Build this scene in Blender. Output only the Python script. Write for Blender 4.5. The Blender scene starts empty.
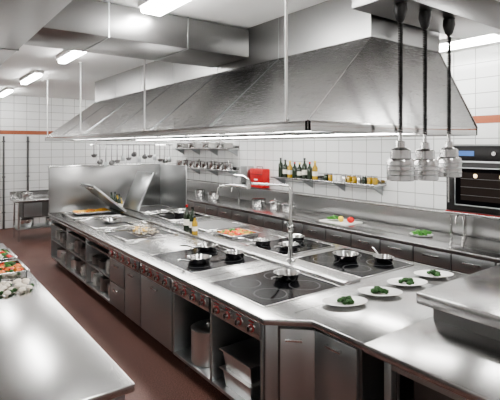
import bpy, bmesh, math, random
from mathutils import Vector, Matrix
random.seed(4)
scene=bpy.context.scene
# ------------------------------------------------------------ materials
def newmat(name):
    m=bpy.data.materials.new(name); m.use_nodes=True
    return m, m.node_tree.nodes, m.node_tree.links, m.node_tree.nodes['Principled BSDF']
def simple(name,col,rough=.5,metal=0.,emis=None,es=0.,trans=0.,var=.12,scale=25,coat=0,spec=.5):
    m,n,l,p=newmat(name)
    tc=n.new('ShaderNodeTexCoord'); no=n.new('ShaderNodeTexNoise'); no.inputs['Scale'].default_value=scale
    l.new(tc.outputs['Object'],no.inputs['Vector'])
    mx=n.new('ShaderNodeMix'); mx.data_type='RGBA'
    mx.inputs[6].default_value=(*[c*(1-var) for c in col],1); mx.inputs[7].default_value=(*[min(1,c*(1+var)) for c in col],1)
    l.new(no.outputs['Fac'],mx.inputs[0]); l.new(mx.outputs[2],p.inputs['Base Color'])
    p.inputs['Roughness'].default_value=rough; p.inputs['Metallic'].default_value=metal
    p.inputs['Specular IOR Level'].default_value=spec
    p.inputs['Transmission Weight'].default_value=trans; p.inputs['Coat Weight'].default_value=coat
    if emis:
        p.inputs['Emission Color'].default_value=(*emis,1); p.inputs['Emission Strength'].default_value=es
    return m
def steel(name,base=.6,rough=.3,stretch=(150,5,150),var=.03,tint=(1,.998,.99),rv=.015):
    m,n,l,p=newmat(name)
    tc=n.new('ShaderNodeTexCoord'); mp=n.new('ShaderNodeMapping'); mp.inputs['Scale'].default_value=stretch
    l.new(tc.outputs['Object'],mp.inputs['Vector'])
    no=n.new('ShaderNodeTexNoise'); no.inputs['Scale'].default_value=2; no.inputs['Detail'].default_value=1
    l.new(mp.outputs['Vector'],no.inputs['Vector'])
    r=n.new('ShaderNodeMapRange'); r.inputs[3].default_value=rough-rv; r.inputs[4].default_value=rough+rv
    l.new(no.outputs['Fac'],r.inputs[0]); l.new(r.outputs[0],p.inputs['Roughness'])
    n2=n.new('ShaderNodeTexNoise'); n2.inputs['Scale'].default_value=1.1; n2.inputs['Detail'].default_value=2
    l.new(tc.outputs['Object'],n2.inputs['Vector'])
    mx=n.new('ShaderNodeMix'); mx.data_type='RGBA'
    mx.inputs[6].default_value=(*[base*(1-var)*t for t in tint],1); mx.inputs[7].default_value=(*[min(1,base*(1+var))*t for t in tint],1)
    l.new(n2.outputs['Fac'],mx.inputs[0]); l.new(mx.outputs[2],p.inputs['Base Color'])
    p.inputs['Metallic'].default_value=1
    return m
STEEL=steel('steel_worktop',.54,.22)
STEELF=steel('steel_front',.46,.36,(5,150,150),tint=(.95,.99,1.0))
STEELH=steel('steel_hood',.48,.27,(5,5,150))
STEELC=steel('steel_duct',.32,.32,(5,5,120))
STEELB=steel('steel_panel',.5,.3,tint=(.96,.99,1.0))
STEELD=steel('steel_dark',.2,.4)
POL=steel('steel_polished',.72,.14,(20,20,20))
SATIN=steel('steel_satin_cookware',.75,.3,(20,20,20))
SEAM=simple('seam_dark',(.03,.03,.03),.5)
BLACK=simple('black_plastic',(.012,.012,.012),.4)
GLASS=simple('ceran_glass',(.004,.004,.005),.12,spec=.06)
RINGM=simple('burner_ring',(.07,.07,.075),.4)
WHITE=simple('porcelain_white',(.88,.88,.86),.15,var=.02)
RED=simple('red_plastic',(.5,.02,.02),.35)
KRED=simple('knob_red',(.28,.03,.03),.45)
GREEN=simple('herb_green',(.06,.22,.03),.6,var=.5)
DGREEN=simple('broccoli_green',(.022,.075,.015),.7,var=.5)
YEL=simple('chips_yellow',(.8,.5,.08),.6,var=.3)
ORG=simple('carrot_orange',(.75,.2,.03),.5,var=.3)
TOM=simple('tomato_red',(.6,.02,.015),.25)
MUSH=simple('mushroom_white',(.75,.68,.58),.7)
LEM=simple('pepper_yellow',(.8,.6,.05),.3)
BOTG=simple('bottle_green_glass',(.012,.025,.01),.08,coat=.4)
BOTY=simple('bottle_oil',(.4,.26,.03),.1,coat=.4)
LABEL=simple('bottle_label',(.8,.77,.68),.6)
BOARD=simple('cutting_board_white',(.8,.79,.75),.5)
CEIL=simple('ceiling_paint',(.88,.88,.87),.8,var=.02,scale=3)
LIGHT=simple('tube_diffuser',(1,1,1),.5,emis=(1,.99,.97),es=46)
HLIGHT=simple('hood_lamp_diffuser',(1,1,1),.5,emis=(1,.98,.95),es=24)
OVENL=simple('oven_interior',(.012,.010,.010),.25,spec=.2,emis=(1,.6,.4),es=.012)
OVENB=simple('oven_lamp',(1,.8,.5),.4,emis=(1,.75,.45),es=2.5)
BLUEG=simple('screen_blue',(.03,.08,.2),.2,emis=(.15,.35,.9),es=.5)

def tilemat(name,axis):
    m,n,l,p=newmat(name)
    tc=n.new('ShaderNodeTexCoord'); s=n.new('ShaderNodeSeparateXYZ'); c=n.new('ShaderNodeCombineXYZ')
    l.new(tc.outputs['Object'],s.inputs[0]); l.new(s.outputs[axis],c.inputs[0]); l.new(s.outputs[2],c.inputs[1])
    b=n.new('ShaderNodeTexBrick'); b.offset=0; b.inputs['Scale'].default_value=1
    b.inputs['Brick Width'].default_value=.3; b.inputs['Row Height'].default_value=.2
    b.inputs['Mortar Size'].default_value=.005; b.inputs['Mortar Smooth'].default_value=.1
    b.inputs['Color1'].default_value=(.84,.85,.84,1); b.inputs['Color2'].default_value=(.80,.81,.81,1); b.inputs['Mortar'].default_value=(.34,.34,.33,1)
    l.new(c.outputs[0],b.inputs['Vector'])
    lo=n.new('ShaderNodeMath'); lo.operation='GREATER_THAN'; lo.inputs[1].default_value=2.4
    hi=n.new('ShaderNodeMath'); hi.operation='LESS_THAN'; hi.inputs[1].default_value=2.5
    mu=n.new('ShaderNodeMath'); mu.operation='MULTIPLY'
    l.new(s.outputs[2],lo.inputs[0]); l.new(s.outputs[2],hi.inputs[0]); l.new(lo.outputs[0],mu.inputs[0]); l.new(hi.outputs[0],mu.inputs[1])
    mx=n.new('ShaderNodeMix'); mx.data_type='RGBA'; mx.inputs[7].default_value=(.36,.13,.075,1)
    l.new(mu.outputs[0],mx.inputs[0]); l.new(b.outputs['Color'],mx.inputs[6]); l.new(mx.outputs[2],p.inputs['Base Color'])
    p.inputs['Roughness'].default_value=.2
    bp=n.new('ShaderNodeBump'); bp.invert=True; bp.inputs['Strength'].default_value=.3; bp.inputs['Distance'].default_value=.004
    l.new(b.outputs['Fac'],bp.inputs['Height']); l.new(bp.outputs[0],p.inputs['Normal'])
    return m
TILEX=tilemat('wall_tiles_side',1); TILEY=tilemat('wall_tiles_end',0)
def floormat():
    m,n,l,p=newmat('floor_quartz_red')
    tc=n.new('ShaderNodeTexCoord'); a=n.new('ShaderNodeTexNoise'); a.inputs['Scale'].default_value=90; a.inputs['Detail'].default_value=3
    b=n.new('ShaderNodeTexNoise'); b.inputs['Scale'].default_value=1.2
    l.new(tc.outputs['Object'],a.inputs['Vector']); l.new(tc.outputs['Object'],b.inputs['Vector'])
    r=n.new('ShaderNodeValToRGB'); r.color_ramp.elements[0].position=.35; r.color_ramp.elements[0].color=(.05,.021,.016,1)
    r.color_ramp.elements[1].position=.68; r.color_ramp.elements[1].color=(.22,.11,.088,1)
    l.new(a.outputs['Fac'],r.inputs[0]); l.new(r.outputs[0],p.inputs['Base Color'])
    mr=n.new('ShaderNodeMapRange'); mr.inputs[3].default_value=.4; mr.inputs[4].default_value=.6
    l.new(b.outputs['Fac'],mr.inputs[0]); l.new(mr.outputs[0],p.inputs['Roughness'])
    return m
FLOOR=floormat()

# ------------------------------------------------------------ builder
class B:
    def __init__(s,name): s.name=name; s.bm=bmesh.new(); s.mats=[]
    def mi(s,m):
        if m not in s.mats: s.mats.append(m)
        return s.mats.index(m)
    def box(s,x0,x1,y0,y1,z0,z1,m,bev=0.,M=None):
        t=bmesh.new(); bmesh.ops.create_cube(t,size=1)
        for v in t.verts: v.co=Vector(((x0+x1)/2+v.co.x*(x1-x0),(y0+y1)/2+v.co.y*(y1-y0),(z0+z1)/2+v.co.z*(z1-z0)))
        if bev: bmesh.ops.bevel(t,geom=t.edges[:],offset=bev,segments=2,affect='EDGES',profile=.5)
        s.merge(t,m,M)
    def merge(s,t,m,M=None):
        i=s.mi(m); mp={}
        for v in t.verts: mp[v]=s.bm.verts.new(M@v.co if M else v.co)
        for f in t.faces:
            try: g=s.bm.faces.new([mp[v] for v in f.verts]); g.material_index=i; g.smooth=True
            except ValueError: pass
        t.free()
    def prism(s,pts,z0,z1,m,bev=0,M=None):
        t=bmesh.new(); vs=[t.verts.new((p[0],p[1],z0)) for p in pts]; ws=[t.verts.new((p[0],p[1],z1)) for p in pts]
        t.faces.new(vs); t.faces.new(ws); n=len(pts)
        for i in range(n): t.faces.new((vs[i],vs[(i+1)%n],ws[(i+1)%n],ws[i]))
        bmesh.ops.recalc_face_normals(t,faces=t.faces[:])
        if bev: bmesh.ops.bevel(t,geom=t.edges[:],offset=bev,segments=2,affect='EDGES',profile=.5)
        s.merge(t,m,M)
    def hexa(s,lo,hi,m):
        t=bmesh.new(); a=[t.verts.new(p) for p in lo]; b=[t.verts.new(p) for p in hi]
        t.faces.new(a); t.faces.new(b)
        for i in range(4): t.faces.new((a[i],a[(i+1)%4],b[(i+1)%4],b[i]))
        bmesh.ops.recalc_face_normals(t,faces=t.faces[:]); s.merge(t,m)
    def lathe(s,prof,c,m,n=28,sx=1,sy=1,M=None):
        t=bmesh.new(); rings=[]
        for r,z in prof:
            if r<1e-5: rings.append([t.verts.new((0,0,z))])
            else: rings.append([t.verts.new((r*sx*math.cos(2*math.pi*k/n),r*sy*math.sin(2*math.pi*k/n),z)) for k in range(n)])
        for a,b in zip(rings,rings[1:]):
            for k in range(n):
                k2=(k+1)%n
                if len(a)==1 and len(b)==1: continue
                if len(a)==1: t.faces.new((a[0],b[k2],b[k]))
                elif len(b)==1: t.faces.new((a[k],a[k2],b[0]))
                else: t.faces.new((a[k],a[k2],b[k2],b[k]))
        s.merge(t,m,Matrix.Translation(c)@(M if M else Matrix()))
    def cyl(s,p0,p1,r,m,n=16,r1=None):
        p0=Vector(p0);p1=Vector(p1);d=p1-p0;L=d.length
        q=d.to_track_quat('Z','Y').to_matrix().to_4x4()
        r1=r if r1 is None else r1
        s.lathe([(0,0),(r,0),(r1,L),(0,L)],p0,m,n,M=q)
    def sweep(s,pts,r,m,n=8):
        t=bmesh.new(); pts=[Vector(p) for p in pts]; rings=[]
        up=None
        for i,p in enumerate(pts):
            d=(pts[min(i+1,len(pts)-1)]-pts[max(i-1,0)]).normalized()
            if up is None:
                up=Vector((0,0,1)) if abs(d.z)<.9 else Vector((1,0,0))
            a=d.cross(up).normalized(); up=a.cross(d).normalized()
            rings.append([t.verts.new(p+a*math.cos(2*math.pi*k/n)*r+up*math.sin(2*math.pi*k/n)*r) for k in range(n)])
        for a,b in zip(rings,rings[1:]):
            for k in range(n): t.faces.new((a[k],a[(k+1)%n],b[(k+1)%n],b[k]))
        t.faces.new(rings[0]); t.faces.new(rings[-1])
        bmesh.ops.recalc_face_normals(t,faces=t.faces[:]); s.merge(t,m)
    def blob(s,c,r,m,sq=1,sub=2,rough=.15):
        t=bmesh.new(); bmesh.ops.create_icosphere(t,subdivisions=sub,radius=r)
        for v in t.verts:
            v.co*=1+random.uniform(-rough,rough); v.co.z*=sq; v.co+=Vector(c)
        s.merge(t,m)
    def done(s,origin=None):
        me=bpy.data.meshes.new(s.name); s.bm.to_mesh(me); s.bm.free()
        for m in s.mats: me.materials.append(m)
        me.set_sharp_from_angle(angle=math.radians(38))
        o=bpy.data.objects.new(s.name,me); scene.collection.objects.link(o); return o
def rot(axis,deg): return Matrix.Rotation(math.radians(deg),4,axis)
def about(p,R): return Matrix.Translation(p)@R@Matrix.Translation(-Vector(p))

# ------------------------------------------------------------ room
def room(name,*a):
    b=B(name); b.box(*a); return b.done()
CZ=3.4
room('floor',-2.5,6.2,-2.2,13.1,-.1,0,FLOOR)
room('ceiling',-2.5,6.2,-2.2,13.1,CZ,CZ+.1,CEIL)
room('wall_right',6.0,6.2,-2.2,13.1,0,CZ,TILEX)
room('wall_far',-2.5,6.0,12.9,13.1,0,CZ,TILEY)
room('wall_left',-2.7,-2.5,-2.2,13.1,0,CZ,TILEX)
room('wall_near',-2.5,6.0,-2.4,-2.2,0,CZ,TILEY)
b=B('baseboard_right'); b.box(5.975,5.999,-2.2,12.9,0,.1,FLOOR,.004); b.done()
# pipes on far wall
for x in (1.86,2.42):
    b=B('wall_pipe'); b.cyl((x,12.86,.001),(x,12.86,2.35),.022,STEELD,12)
    for z in (.4,1.3,2.2): b.box(x-.035,x+.035,12.84,12.899,z,z+.03,STEELD,.003)
    b.done()
# ceiling lights
def fixture(x,y0,y1,w=.2):
    b=B('fluorescent_ceiling_light')
    b.box(x-w/2-.02,x+w/2+.02,y0-.02,y1+.02,CZ-.05,CZ-.001,CEIL,.005)
    b.prism([(x-w/2,y0),(x+w/2,y0),(x+w/2,y1),(x-w/2,y1)],CZ-.1,CZ-.05,LIGHT,.015)
    b.done()
fixture(1.75,2.55,3.85)
for y in (5.6,8.4,11.2): fixture(1.75,y,y+1.3,.11)
fixture(1.75,-1.2,0.1)
for y in (-.6,2.4,5.4,8.2,11.2): fixture(5.3,y,y+1.3)
for y in (.2,5.5): fixture(-1.6,y,y+1.3)

# ducts
b=B('ceiling_duct')
b.box(-.9,.85,-1.5,6.6,3.06,3.38,STEELC,.006)
b.box(.85,2.965,3.97,4.75,3.07,3.38,STEELC,.006)
for x in (1.4,2.2): b.box(x,x+.012,3.965,4.755,3.065,3.385,STEELF)
b.box(-.9,.86,2.0,2.03,3.055,3.385,STEELF); b.box(-.9,.86,5,5.03,3.055,3.385,STEELF)
b.done()

# extractor hood
b=B('extractor_hood')
X0,X1,Y0,Y1,Z0=2.08,4.32,2.14,9.45,2.2
x0,x1,y0,y1,Z1=2.97,3.98,2.33,9.2,2.98
for (a,c,d,e) in ((X0,X0+.03,Y0,Y1),(X1-.03,X1,Y0,Y1),(X0,X1,Y0,Y0+.03),(X0,X1,Y1-.03,Y1)):
    b.box(a,c,d,e,Z0,Z0+.07,POL,.004)
b.hexa([(X0+.005,Y0+.005,Z0+.07),(X1-.005,Y0+.005,Z0+.07),(X1-.005,Y1-.005,Z0+.07),(X0+.005,Y1-.005,Z0+.07)],
       [(x0,y0,Z1),(x1,y0,Z1),(x1,y1,Z1),(x0,y1,Z1)],STEELH)
b.box(x0,x1,y0,y1,Z1,CZ-.001,STEELC)
for i in range(1,6):
    t=i/6; lo=Vector((X0,Y0+(Y1-Y0)*t,Z0+.075)); hi=Vector((x0,y0+(y1-y0)*t,Z1))
    b.sweep([lo,hi],.004,STEELF,6)
    b.box(x0-.003,x0,hi.y-.004,hi.y+.004,Z1,CZ-.002,STEELF)
b.sweep([(x0,y0,Z1),(x0,y1,Z1)],.008,STEELD,6)
b.sweep([(x0,y0,Z1),(x1,y0,Z1)],.008,STEELD,6)
b.sweep([(X0,Y0,Z0+.07),(x0,y0,Z1)],.006,POL,6)
b.sweep([(X1,Y0,Z0+.07),(x1,y0,Z1)],.006,POL,6)
b.box(X0+.03,X1-.03,Y0+.03,Y1-.03,Z0+.04,Z0+.06,STEELD)
for i in range(9):
    y=2.45+i*.76
    b.box(X0+.3,X0+.5,y,y+.6,Z0+.02,Z0+.04,HLIGHT,.004)
    b.box(X1-.5,X1-.3,y,y+.6,Z0+.02,Z0+.04,HLIGHT,.004)
    for k in range(6): b.box(2.8+k*.13,2.86+k*.13,y,y+.6,Z0+.02,Z0+.04,STEELF)
b.done()
for y in (2.37,4.77,7.17,9.3):
    b=B('hood_hanger_rod'); b.cyl((X0+.015,y,Z0+.071),(X0+.015,y,CZ-.001),.011,WHITE,10)
    b.cyl((X0+.015,y,CZ-.02),(X0+.015,y,CZ-.001),.03,WHITE,12); b.cyl((X0+.015,y,Z0+.071),(X0+.015,y,Z0+.085),.022,POL,12); b.done()

# heat-lamp rail and lamps
b=B('heat_lamp_gantry'); b.box(2.7,4.35,1.9,2.3,3.15,CZ-.001,STEELC,.006); b.done()
for x,zt in ((2.89,2.14),(3.21,2.13),(3.56,2.14)):
    b=B('heat_lamp'); y=2.0
    b.lathe([(0,0),(.045,0),(.05,-.05),(.03,-.12),(.012,-.14),(0,-.14)],(x,y,3.15),BLACK,16)
    pts=[]; N=560; zA=3.01; zB=zt+.06
    for i in range(N+1):
        t=i/N; a=t*math.tau*46; rr=.014
        pts.append((x+rr*math.cos(a),y+rr*math.sin(a),zA+(zB-zA)*t))
    b.sweep(pts,.0055,BLACK,5)
    b.cyl((x,y,zA+.02),(x,y,zB-.02),.005,BLACK,8)
    b.lathe([(0,.08),(.012,.08),(.014,.0),(.032,-.005),(.034,-.05),(.06,-.06),(.072,-.07),(.074,-.13),(.094,-.14),(.098,-.155),
             (.098,-.29),(.094,-.295),(.09,-.28),(.088,-.16),(0,-.15)],(x,y,zt),STEEL,32)
    for k in range(3): b.lathe([(.098,-.18-k*.035),(.1015,-.184-k*.035),(.098,-.188-k*.035)],(x,y,zt),STEELF,32)
    b.lathe([(0,-.16),(.04,-.18),(.055,-.24),(0,-.27)],(x,y,zt),WHITE,20)
    b.done()

# ------------------------------------------------------------ cooking island
FX=1.95
b=B('cooking_island')
b.prism([(FX,8.64),(FX,2.45),(2.2,2.22),(2.2,1.77),(4.15,1.77),(4.15,8.64)],.855,.9,STEEL,.006)
b.box(2.62,4.1,1.82,8.58,.12,.854,STEELF)
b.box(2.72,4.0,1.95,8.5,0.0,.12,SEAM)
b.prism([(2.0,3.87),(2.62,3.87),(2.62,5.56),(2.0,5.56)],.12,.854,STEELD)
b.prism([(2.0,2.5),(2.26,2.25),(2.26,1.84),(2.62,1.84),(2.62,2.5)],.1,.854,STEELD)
for (a,c) in ((2.5,3.87),(5.56,8.58)):
    b.box(1.99,2.62,a,c,.12,.15,STEELB,.003); b.box(2.0,2.62,a,c,.70,.72,STEELF)
b.box(1.99,2.62,5.56,8.58,.43,.45,STEELF,.003)
for y in (2.5,3.18,3.85,5.56,6.55,7.55,8.55): b.box(1.99,2.62,y,y+.03,.12,.854,STEELF,.002)
for y in (2.55,3.8,5.6,7.2,8.5): b.cyl((2.1,y,0),(2.1,y,.12),.022,POL,12)
def doorY(bb,y0,y1,z0,z1,x,mat=STEELF):
    bb.box(x-.022,x,y0+.008,y1-.008,z0,z1,mat,.004)
    bb.box(x-.05,x-.042,(y0+y1)/2-.07,(y0+y1)/2+.07,z1-.07,z1-.05,POL,.003)
    for q in (-.06,.06): bb.box(x-.043,x-.02,(y0+y1)/2+q-.006,(y0+y1)/2+q+.006,z1-.068,z1-.052,POL)
doorY(b,5.08,5.55,.14,.42,2.0); doorY(b,5.08,5.55,.43,.71,2.0)
doorY(b,4.62,5.07,.14,.71,2.0); doorY(b,3.88,4.61,.14,.71,2.0)
dx,dy=2.26-2.0,2.25-2.5; ang=math.degrees(math.atan2(dy,dx)); L=math.hypot(dx,dy)
M=Matrix.Translation((2.0,2.5,0))@rot('Z',ang)
b.box(.01,.1,-.02,0,.1,.84,STEELF,.004,M); b.box(.115,L-.005,-.024,0,.13,.82,STEELB,.004,M); b.box(.15,.27,-.055,-.045,.74,.757,POL,.002,M)
for q in (.16,.255): b.box(q,q+.01,-.046,-.02,.742,.755,POL,0,M)
doorY(b,1.86,2.245,.13,.82,2.26,STEELB)
for (a,c) in ((2.5,3.16),(3.18,3.86),(3.88,4.6),(4.62,5.55)):
    b.box(1.962,1.985,a+.01,c-.01,.725,.85,STEEL,.004)
    n=int((c-a)/.155)
    for k in range(n):
        y=a+.1+k*(c-a-.2)/(n-1)
        b.cyl((1.962,y,.785),(1.957,y,.785),.031,KRED,18); b.cyl((1.957,y,.785),(1.93,y,.785),.023,POL,16)
        b.box(1.926,1.931,y-.004,y+.004,.768,.802,BLACK)
        b.box(1.958,1.962,y-.03,y+.03,.828,.838,KRED)
b.box(1.962,1.99,5.57,8.57,.80,.85,STEEL,.003)
def frame(x0,x1,y0,y1,z,w,h,m):
    b.box(x0,x1,y0,y0+w,z,z+h,m,.002); b.box(x0,x1,y1-w,y1,z,z+h,m,.002); b.box(x0,x0+w,y0+w,y1-w,z,z+h,m,.002); b.box(x1-w,x1,y0+w,y1-w,z,z+h,m,.002)
def ring(x,y,r,z): b.lathe([(r,z),(r+.003,z+.0006),(r+.005,z)],(x,y,0),RINGM,40)
for (x0_,x1_,ya,yb) in ((2.1,2.92,2.62,3.36),(2.1,2.92,3.72,4.6),(3.27,4.05,2.66,3.55),(3.27,4.05,3.72,4.4)):
    b.box(x0_,x1_,ya,yb,.9,.906,GLASS); frame(x0_-.012,x1_+.012,ya-.012,yb+.012,.9,.012,.007,POL)
    for u in (.27,.73):
        for v in (.27,.73): ring(x0_+(x1_-x0_)*u,ya+(yb-ya)*v,.13,.9062)
b.box(2.97,3.2,2.62,8.5,.9,.925,STEEL,.006)
for y in (3.54,4.66,5.25,6.35,7.45):
    for (a,c) in ((FX+.01,2.965),(3.205,4.14)): b.box(a,c,y-.004,y+.004,.9,.9008,SEAM)
b.box(2.21,4.14,2.4,2.405,.9,.9006,SEAM)
for (x0_,x1_,ya,yb,m) in ((2.15,2.85,5.45,6.15,SEAM),(2.12,2.88,6.5,7.35,STEELD),(3.3,4.0,5.4,6.2,STEELD),(3.3,4.0,6.5,7.3,GLASS),(2.12,2.88,7.6,8.35,STEELD),(3.3,4.0,7.6,8.35,SEAM)):
    b.box(x0_,x1_,ya,yb,.9,.904,m); frame(x0_-.02,x1_+.02,ya-.02,yb+.02,.9,.03,.022,POL)
b.box(1.96,4.14,8.6,8.63,.9,1.73,STEELC,.004); b.box(1.95,4.15,8.585,8.645,1.72,1.74,POL,.004)
b.box(4.12,4.14,7.5,8.6,.9,1.73,STEELB,.004)
Mlid=about((3.0,8,.93),rot('Y',40))
b.box(2.25,3.0,7.62,8.33,.93,.965,STEELB,.01,Mlid); b.sweep([Mlid@Vector(p) for p in ((2.3,7.7,.93),(2.24,7.7,.9),(2.24,8.25,.9),(2.3,8.25,.93))],.01,POL,8)
M2=about((3.24,8,.93),rot('Y',-66))
b.box(3.24,3.98,7.62,8.33,.93,.965,STEELB,.01,M2)
b.done()

# floor drain
b=B('floor_drain'); b.lathe([(0,.004),(.09,.004),(.1,.001),(.1,0)],(1.42,3.32,0),BLACK,24)
for k in range(-3,4): b.box(1.42-.07,1.42+.07,3.32+k*.024-.004,3.32+k*.024+.004,.004,.007,STEELD)
b.done()

# pot filler tap
b=B('pot_filler_tap'); X,Y=3.1,3.44; z=.9252
b.lathe([(0,0),(.05,0),(.05,.015),(.025,.03),(.022,.3),(.03,.31),(.03,.36),(.018,.37),(.018,.74),(.026,.75),(.026,.80),(0,.80)],(X,Y,z),POL,20)
b.sweep([(X,Y,z+.77),(X-.12,Y+.2,z+.775),(X-.24,Y+.4,z+.78)],.014,POL,10)
b.cyl((X-.24,Y+.4,z+.72),(X-.24,Y+.4,z+.82),.024,POL)
pts=[(X-.24,Y+.4,z+.73)]+[(X-.24-.02*k,Y+.4+.06*k,z+.73+.02*math.sin(k/6*3.1)) for k in range(1,7)]+[(X-.37,Y+.79,z+.70),(X-.375,Y+.8,z+.62)]
b.sweep(pts,.012,POL,10); b.cyl((X-.375,Y+.8,z+.63),(X-.375,Y+.8,z+.585),.018,POL)
b.sweep([(X,Y,z+.335),(X-.05,Y-.03,z+.35),(X-.14,Y-.08,z+.42)],.009,POL,8)
b.sweep([(X-.24,Y+.4,z+.82),(X-.28,Y+.44,z+.86),(X-.36,Y+.5,z+.87)],.007,POL,8)
b.done()

# pans
def pan(x,y,z,r=.12,ang=0,h=.055,food=None):
    b=B('saucepan' if h>.07 else 'frying_pan')
    b.lathe([(0,0),(r*.82,0),(r*.86,.004),(r,h),(r+.006,h+.003),(r-.003,h),(r*.84,.01),(0,.008)],(x,y,z),POL,32)
    R=Matrix.Translation((x,y,z))@rot('Z',ang)
    b.sweep([R@Vector(p) for p in ((r-.005,0,h*.7),(r+.05,0,h*.9),(r+.12,0,h+.02),(r+.2,0,h+.03))],.009,POL,8)
    if food:
        for k in range(7): b.blob((x+random.uniform(-.5,.5)*r,y+random.uniform(-.5,.5)*r,z+.02),.02,food)
    b.done()
zg=.9065
pan(2.70,3.05,zg,.115,205); pan(2.36,4.02,zg,.12,200); pan(2.78,3.98,zg,.11,120); pan(2.72,4.45,zg,.12,170,.05)
pan(3.66,3.2,zg,.13,215,.06); pan(3.5,3.92,zg,.115,200); pan(3.86,4.2,zg,.12,160,.06); pan(3.42,4.3,zg,.1,150,.05); pan(3.9,2.9,zg,.1,60,.05)
pan(3.62,6.75,.905,.13,150,.09); pan(3.8,7.1,.905,.11,190,.08); pan(2.5,6.9,.905,.14,150,.05)

# plates with broccoli
for x,y,a in ((2.62,2.30,10),(3.02,2.28,-5),(3.42,2.3,8),(3.83,2.3,0)):
    b=B('serving_dish')
    b.lathe([(0,0),(.07,0),(.085,.006),(.125,.028),(.132,.031),(.124,.033),(.08,.014),(0,.01)],(x,y,.9007),WHITE,40,.9,1.35,rot('Z',a+55))
    for k in range(13):
        b.blob((x+random.uniform(-.04,.04),y+random.uniform(-.045,.045),.925+random.uniform(0,.02)),random.uniform(.014,.025),DGREEN,.8,2,.3)
    b.done()

def tray(name,x0,x1,y0,y1,z,h,contents,n,r=.02):
    b=B(name); w=.006
    b.box(x0,x1,y0,y1,z,z+.004,POL)
    b.box(x0,x0+w,y0,y1,z,z+h,POL); b.box(x1-w,x1,y0,y1,z,z+h,POL); b.box(x0,x1,y0,y0+w,z,z+h,POL); b.box(x0,x1,y1-w,y1,z,z+h,POL)
    for (a,c,d,e) in ((x0-.02,x0+w,y0-.02,y1+.02),(x1-w,x1+.02,y0-.02,y1+.02),(x0,x1,y0-.02,y0+w),(x0,x1,y1-w,y1+.02)): b.box(a,c,d,e,z+h-.003,z+h+.003,POL,.001)
    for k in range(n):
        b.blob((random.uniform(x0+.03,x1-.03),random.uniform(y0+.03,y1-.03),z+h*.55+random.uniform(0,h*.4)),random.uniform(r*.7,r*1.2),random.choice(contents),.8,2,.25)
    b.done()
tray('vegetable_tray',3.25,3.68,4.72,5.15,.9009,.05,[ORG,TOM,ORG,GREEN,YEL],140,.022)
tray('chips_tray',2.25,2.85,7.9,8.25,.923,.03,[YEL,ORG,YEL],120,.025)
# fryer basket
b=B('fryer_basket'); bx0,bx1,by0,by1,bz0,bz1=2.36,2.66,5.5,5.95,.925,1.05
for i in range(9):
    u=i/8
    x=bx0+(bx1-bx0)*u; y=by0+(by1-by0)*u
    b.sweep([(x,by0,bz1),(x,by0+.01,bz0),(x,by1-.01,bz0),(x,by1,bz1)],.0025,POL,5)
    b.sweep([(bx0,y,bz1),(bx0+.01,y,bz0),(bx1-.01,y,bz0),(bx1,y,bz1)],.0025,POL,5)
for zz in (bz0,(bz0+bz1)/2,bz1): b.sweep([(bx0,by0,zz),(bx1,by0,zz),(bx1,by1,zz),(bx0,by1,zz),(bx0,by0,zz)],.004,POL,6)
b.sweep([(bx0,5.72,bz1),(bx0-.12,5.72,bz1+.05),(bx0-.26,5.72,bz1+.06)],.01,BLACK,8)
for k in range(70): b.blob((random.uniform(bx0+.03,bx1-.03),random.uniform(by0+.03,by1-.03),bz0+random.uniform(.01,.07)),.018,random.choice([YEL,MUSH]),.8,1,.3)
b.done()

# bottles
def bottle(x,y,z,h=.3,r=.036,m=BOTG,lab=True,cap=BLACK):
    b=B('bottle')
    b.lathe([(0,0),(r,0),(r,h*.6),(r*.9,h*.66),(r*.4,h*.76),(r*.36,h*.94),(0,h*.94)],(x,y,z),m,18)
    b.lathe([(r*.42,h*.9),(r*.42,h),(0,h)],(x,y,z),cap,12)
    if lab: b.lathe([(r+.001,h*.18),(r+.001,h*.42)],(x,y,z),LABEL,18)
    b.done()
bottle(3.08,5.42,.9252,.34,.045,BOTG); bottle(3.1,5.62,.9252,.35,.045,BOTG,True,RED); bottle(3.03,5.27,.9252,.24,.038,BOTY)
for i,(m,h) in enumerate(((BOTG,.3),(BOTY,.27),(BOTG,.32),(BOTY,.24),(BOTG,.3))): bottle(3.03+.035*(i%2)*2,8.42-.1*i,.9252,h,.036,m)

def plates(x,y,z,n,r=.12,m=WHITE):
    b=B('plate_stack')
    for k in range(n): b.lathe([(0,0),(r*.55,0),(r,.018),(r,.022),(r*.55,.006),(0,.006)],(x,y,z+k*.014),m,24)
    b.done()
def pot(x,y,z,r,h,lid=True,name='stock_pot',m=POL):
    b=B(name); b.lathe([(0,0),(r*.95,0),(r,.01),(r,h),(r+.006,h+.003),(r-.004,h),(r-.006,.012),(0,.01)],(x,y,z),m,28)
    for s_ in (-1,1): b.sweep([(x-.03,y+s_*r,z+h*.75),(x-.03,y+s_*(r+.035),z+h*.78),(x+.03,y+s_*(r+.035),z+h*.78),(x+.03,y+s_*r,z+h*.75)],.006,m,6)
    if lid: b.lathe([(r+.004,h+.004),(r*.9,h+.015),(.02,h+.03),(.018,h+.045),(.03,h+.055),(0,h+.06)],(x,y,z),m,28)
    b.done()
for i in range(10):
    y=5.75+i*.285
    if i in(3,7): y+=.02
    plates(2.12,y,.45,random.randint(6,13),.115,SATIN if i%3 else WHITE)
    if i%3==0: pot(2.14,y,.15,.11,.14,m=SATIN)
    else: plates(2.14,y,.15,random.randint(8,14),.12,SATIN if i%2 else WHITE)
pot(2.17,3.52,.15,.16,.30,m=SATIN)
b=B('food_storage_container')
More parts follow.
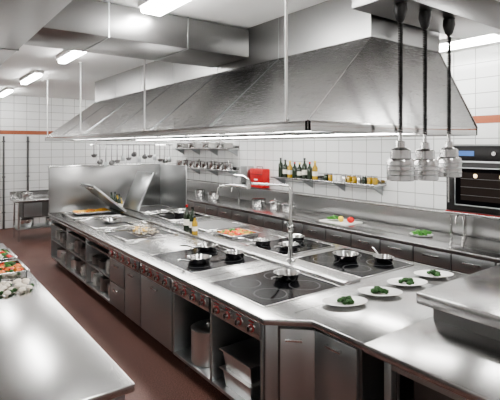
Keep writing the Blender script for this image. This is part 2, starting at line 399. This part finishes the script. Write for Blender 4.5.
for z in (.15,.30):
    b.hexa([(2.05,2.72,z),(2.5,2.72,z),(2.5,3.06,z),(2.05,3.06,z)],[(2.03,2.70,z+.14),(2.52,2.70,z+.14),(2.52,3.08,z+.14),(2.03,3.08,z+.14)],SATIN)
    b.box(2.01,2.54,2.68,3.10,z+.138,z+.149,SATIN,.003)
b.done()

# hanging utensils under hood
b=B('hanging_utensil_rail')
b.cyl((2.5,8.0,2.12),(4.1,8.0,2.12),.008,POL,8)
for x in (2.6,4.0): b.cyl((x,8.0,2.12),(x,8.0,2.219),.005,POL,8)
for i in range(15):
    x=2.56+i*.105; L=random.uniform(.16,.32)
    b.sweep([(x,8.0,2.13),(x,7.985,2.12),(x,7.985,2.12-L)],.008,STEELD,6)
    if i%3==2: b.box(x-.035,x+.035,7.98,7.988,2.12-L-.1,2.12-L,STEELF,.003)
    else: b.lathe([(0,-.05),(.03,-.045),(.052,-.01),(.055,0),(.05,0),(.028,-.035),(0,-.04)],(x,7.97,2.12-L),STEELD,16,M=rot('X',-60 if i%2 else -10))
b.done()

# ------------------------------------------------------------ near service counter
b=B('service_counter')
b.prism([(2.17,.55),(4.15,.55),(4.15,1.762),(2.17,1.762)],.86,.912,STEEL,.008)
for (x,y) in ((2.28,.65),(2.28,1.65),(4.05,.65),(4.05,1.65)): b.box(x-.025,x+.025,y-.025,y+.025,0,.86,STEELF,.004)
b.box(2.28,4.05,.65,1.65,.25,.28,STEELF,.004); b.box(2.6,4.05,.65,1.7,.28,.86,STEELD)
b.box(2.26,2.3,.66,1.64,.78,.86,STEELF)
b.done()
b=B('raised_pass_shelf')
b.box(2.76,4.12,.5,1.79,1.02,1.1,STEEL,.01); b.box(2.86,4.08,.6,1.72,.9125,1.02,STEELD); b.done()

# ------------------------------------------------------------ back counter
b=B('wall_counter')
b.box(5.0,5.97,.2,12.2,.86,.9,STEEL,.006)
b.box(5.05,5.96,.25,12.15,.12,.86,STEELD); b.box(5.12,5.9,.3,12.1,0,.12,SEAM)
b.box(5.93,5.97,.2,12.2,.9,1.2,STEELC,.004); b.box(5.84,5.97,.2,12.2,1.18,1.2,STEEL,.003)
y=.3
while y<12:
    w=.5
    b.box(5.03,5.05,y+.01,y+w-.01,.66,.84,STEELB,.004); b.box(5.03,5.05,y+.01,y+w-.01,.15,.645,STEELB,.004)
    b.box(5.0,5.008,y+.15,y+w-.15,.76,.78,POL,.002); b.box(5.0,5.008,y+.15,y+w-.15,.58,.6,POL,.002)
    for q in (.16,w-.17):
        b.box(5.0,5.03,y+q,y+q+.01,.762,.778,POL); b.box(5.0,5.03,y+q,y+q+.01,.582,.598,POL)
    y+=w
b.done()
# chopping board with vegetables
b=B('chopping_board'); b.box(5.2,5.6,4.55,5.1,.9005,.92,BOARD,.004); b.done()
def veg(name,x,y,z,r,m,sq=.85):
    b=B(name); b.blob((x,y,z+r*sq*.95),r,m,sq,3,.02)
    b.cyl((x,y,z+r*sq*1.8),(x+.01,y,z+r*sq*2.1),.006,DGREEN,6); b.done()
veg('tomato',5.4,4.62,.92,.055,TOM); veg('bell_pepper',5.36,4.78,.92,.045,LEM,1)
b=B('lettuce')
for k in range(16): b.blob((5.35+random.uniform(-.08,.08),4.93+random.uniform(-.08,.08),.945+random.uniform(0,.03)),.03,GREEN,.6,2,.35)
b.done()
b=B('herb_plate'); b.lathe([(0,0),(.08,0),(.15,.02),(.15,.024),(.08,.008),(0,.008)],(5.45,3.45,.9005),WHITE,32)
for k in range(24): b.blob((5.45+random.uniform(-.09,.09),3.45+random.uniform(-.09,.09),.925+random.uniform(0,.03)),.03,GREEN,.5,2,.4)
b.done()
for yy in (3.0,8.0):
    b=B('sink_tap')
    b.sweep([(5.7,yy,.901),(5.7,yy,1.12),(5.67,yy,1.2),(5.6,yy,1.23),(5.52,yy,1.2),(5.5,yy,1.12)],.012,POL,8); b.cyl((5.7,yy,.901),(5.7,yy,.93),.03,POL)
    b.done()
for yy,m in ((6.2,.12),(6.6,.1),(7.1,.14),(8.8,.13),(9.4,.12)): pot(5.55,yy,.9005,m,.14,yy<7)
def wshelf(name,y0,y1,z,dep=.32):
    b=B(name); b.box(6-dep,5.999,y0,y1,z-.03,z,STEEL,.004); b.box(5.985,5.999,y0,y1,z,z+.06,STEEL,.002)
    n=max(2,int((y1-y0)/.8)+1)
    for k in range(n):
        y=y0+.08+k*(y1-y0-.16)/(n-1)
        b.prism([(0,0),(dep-.03,0),(0,-.16)],-.01,.01,STEELF,0,Matrix.Translation((5.999,y,z-.03))@Matrix(((-1,0,0,0),(0,0,1,0),(0,1,0,0),(0,0,0,1))))
    b.done()
wshelf('wall_shelf',4.4,6.9,1.5)
mats=[BOTG,BOTG,BOTY,BOTG,BOTG,BOTG,BOTG,BOTY]
for i in range(8): bottle(5.82,6.75-i*.135,1.5005,random.uniform(.29,.38),.048,mats[i],i%3!=0,random.choice([BLACK,RED,LEM]))
def jar(x,y,z,m):
    b=B('spice_jar'); b.lathe([(0,0),(.04,0),(.042,.01),(.042,.09),(.035,.1),(.035,.105),(0,.105)],(x,y,z),m,16); b.lathe([(.038,.1),(.038,.125),(0,.125)],(x,y,z),POL,16); b.done()
for i in range(11): jar(5.84,5.55-i*.105,1.5005,random.choice([WHITE,BOTY,BOTG,POL,BOTY,BLACK]))
wshelf('wall_shelf',8.4,11.1,2.05); wshelf('wall_shelf',8.4,11.1,1.55)
for i in range(8):
    y=8.6+i*.33
    pot(5.83,y,1.5505,.12,.16,i%2==0)
    if i%2: pot(5.83,y,2.0505,.12,.13)
    else: plates(5.83,y,2.0505,8,.12)
# red box
b=B('red_first_aid_box'); b.box(5.8,5.999,7.3,7.75,1.22,1.62,RED,.02); b.box(5.79,5.8,7.32,7.73,1.5,1.51,BLACK)
b.box(5.79,5.8,7.47,7.58,1.38,1.41,WHITE); b.sweep([(5.9,7.42,1.62),(5.9,7.42,1.66),(5.9,7.62,1.66),(5.9,7.62,1.62)],.008,BLACK,8); b.done()
b=B('paper_towel_dispenser'); b.box(5.82,5.999,7.85,8.12,1.25,1.66,STEELB,.015); b.box(5.815,5.82,7.93,8.04,1.27,1.3,SEAM); b.done()

# oven
b=B('combi_oven'); ox,oy0,oy1=5.42,2.1,3.08
b.box(ox,5.83,oy0,oy1,1.28,2.12,STEELF,.01)
b.box(ox-.02,ox,oy0+.01,oy1-.01,1.3,1.9,BLACK,.006); b.box(ox-.024,ox-.02,oy0+.1,oy1-.13,1.38,1.83,GLASS)
b.box(ox-.0255,ox-.024,oy0+.16,oy1-.2,1.44,1.78,OVENL)
for (ya,yb,za,zb) in ((oy0+.09,oy1-.12,1.37,1.385),(oy0+.09,oy1-.12,1.825,1.84),(oy0+.09,oy0+.105,1.37,1.84),(oy1-.135,oy1-.12,1.37,1.84)): b.box(ox-.028,ox-.02,ya,yb,za,zb,STEELF,.002)
for z in (1.5,1.6,1.7): b.box(ox-.028,ox-.0255,oy0+.16,oy1-.2,z,z+.005,STEELD)
for yy in (oy0+.3,oy0+.6): b.lathe([(0,.004),(.02,.003),(.024,0)],(ox-.0255,yy,1.74),OVENB,16,M=rot('Y',-90))
b.box(ox-.015,ox,oy0+.01,oy1-.01,1.92,2.1,BLACK,.004); b.box(ox-.018,ox-.015,oy1-.36,oy1-.16,1.98,2.04,BLUEG)
for k in range(4): b.box(ox-.018,ox-.015,oy1-.12,oy1-.09,1.955+k*.03,1.97+k*.03,WHITE)
for k in range(3): b.cyl((ox-.015,oy0+.12+k*.13,2.01),(ox-.045,oy0+.12+k*.13,2.01),.025,POL,16)
b.cyl((ox-.07,oy1-.07,1.4),(ox-.07,oy1-.07,1.82),.012,POL,12)
for z in (1.43,1.79): b.box(ox-.075,ox-.015,oy1-.078,oy1-.062,z-.008,z+.008,POL)
b.box(ox-.03,ox,oy0,oy1,1.28,1.295,KRED)
b.box(ox-.03,5.83,oy0-.02,oy1+.02,1.25,1.28,STEEL,.004)
for y in (oy0+.05,oy1-.05):
    for x in (ox+.03,5.8): b.cyl((x,y,.9005),(x,y,1.25),.016,POL,12)
b.done()

# ------------------------------------------------------------ left prep counter
b=B('prep_counter')
b.box(-.35,.905,2.175,6.3,.855,.9,STEEL,.008); b.box(-.3,.87,2.22,6.25,.12,.855,STEELF); b.box(-.25,.8,2.3,6.2,0,.12,SEAM)
b.done()
tray('greens_tray',.44,.84,4.5,4.95,.9005,.07,[GREEN,DGREEN,DGREEN,TOM,ORG],110,.035)
tray('salad_tray',.44,.84,5.1,5.55,.9005,.07,[GREEN,DGREEN,TOM,MUSH],90,.035)
b=B('mushroom_pile')
for k in range(34):
    x,y=random.uniform(.45,.82),random.uniform(4.05,4.4)
    b.cyl((x,y,.9005),(x,y,.92),.01,MUSH,8); b.lathe([(.028,0),(.03,.008),(.02,.022),(0,.028)],(x,y,.915),MUSH,12)
for k in range(14): b.blob((random.uniform(.45,.82),random.uniform(4.05,4.4),.921),.02,DGREEN,.8)
b.done()
# far counter
b=B('far_worktable')
b.box(1.8,4.3,10.9,11.6,.86,.9,STEEL,.006); b.box(1.8,4.3,11.58,11.6,.9,1.05,STEEL)
for x in (1.88,3.0,4.2):
    for y in (10.97,11.52): b.cyl((x,y,0),(x,y,.86),.022,POL,12)
b.box(1.85,4.25,10.95,11.55,.25,.28,STEELF,.003); b.box(1.95,4.2,10.95,11.5,.5,.86,STEELD); b.box(1.98,2.35,10.94,10.95,.53,.83,STEELB)
b.done()
pot(2.1,11.25,.28,.14,.16); pot(2.1,11.2,.9,.11,.13); pot(2.6,11.2,.28,.12,.15)

# ------------------------------------------------------------ camera / world
w=bpy.data.worlds.new('World'); scene.world=w; w.use_nodes=True
w.node_tree.nodes['Background'].inputs[0].default_value=(.8,.85,.9,1); w.node_tree.nodes['Background'].inputs[1].default_value=.5
try: scene.view_settings.look='AgX - Medium High Contrast'
except Exception: pass
cd=bpy.data.cameras.new('Camera'); cam=bpy.data.objects.new('Camera',cd); scene.collection.objects.link(cam)
cam.location=(0,0,2.1); cam.rotation_euler=(math.radians(90),0,-math.atan2(.6,.8))
cd.lens=36*451/500; cd.sensor_width=36; cd.shift_y=-54/500; cd.clip_start=.05
scene.camera=cam
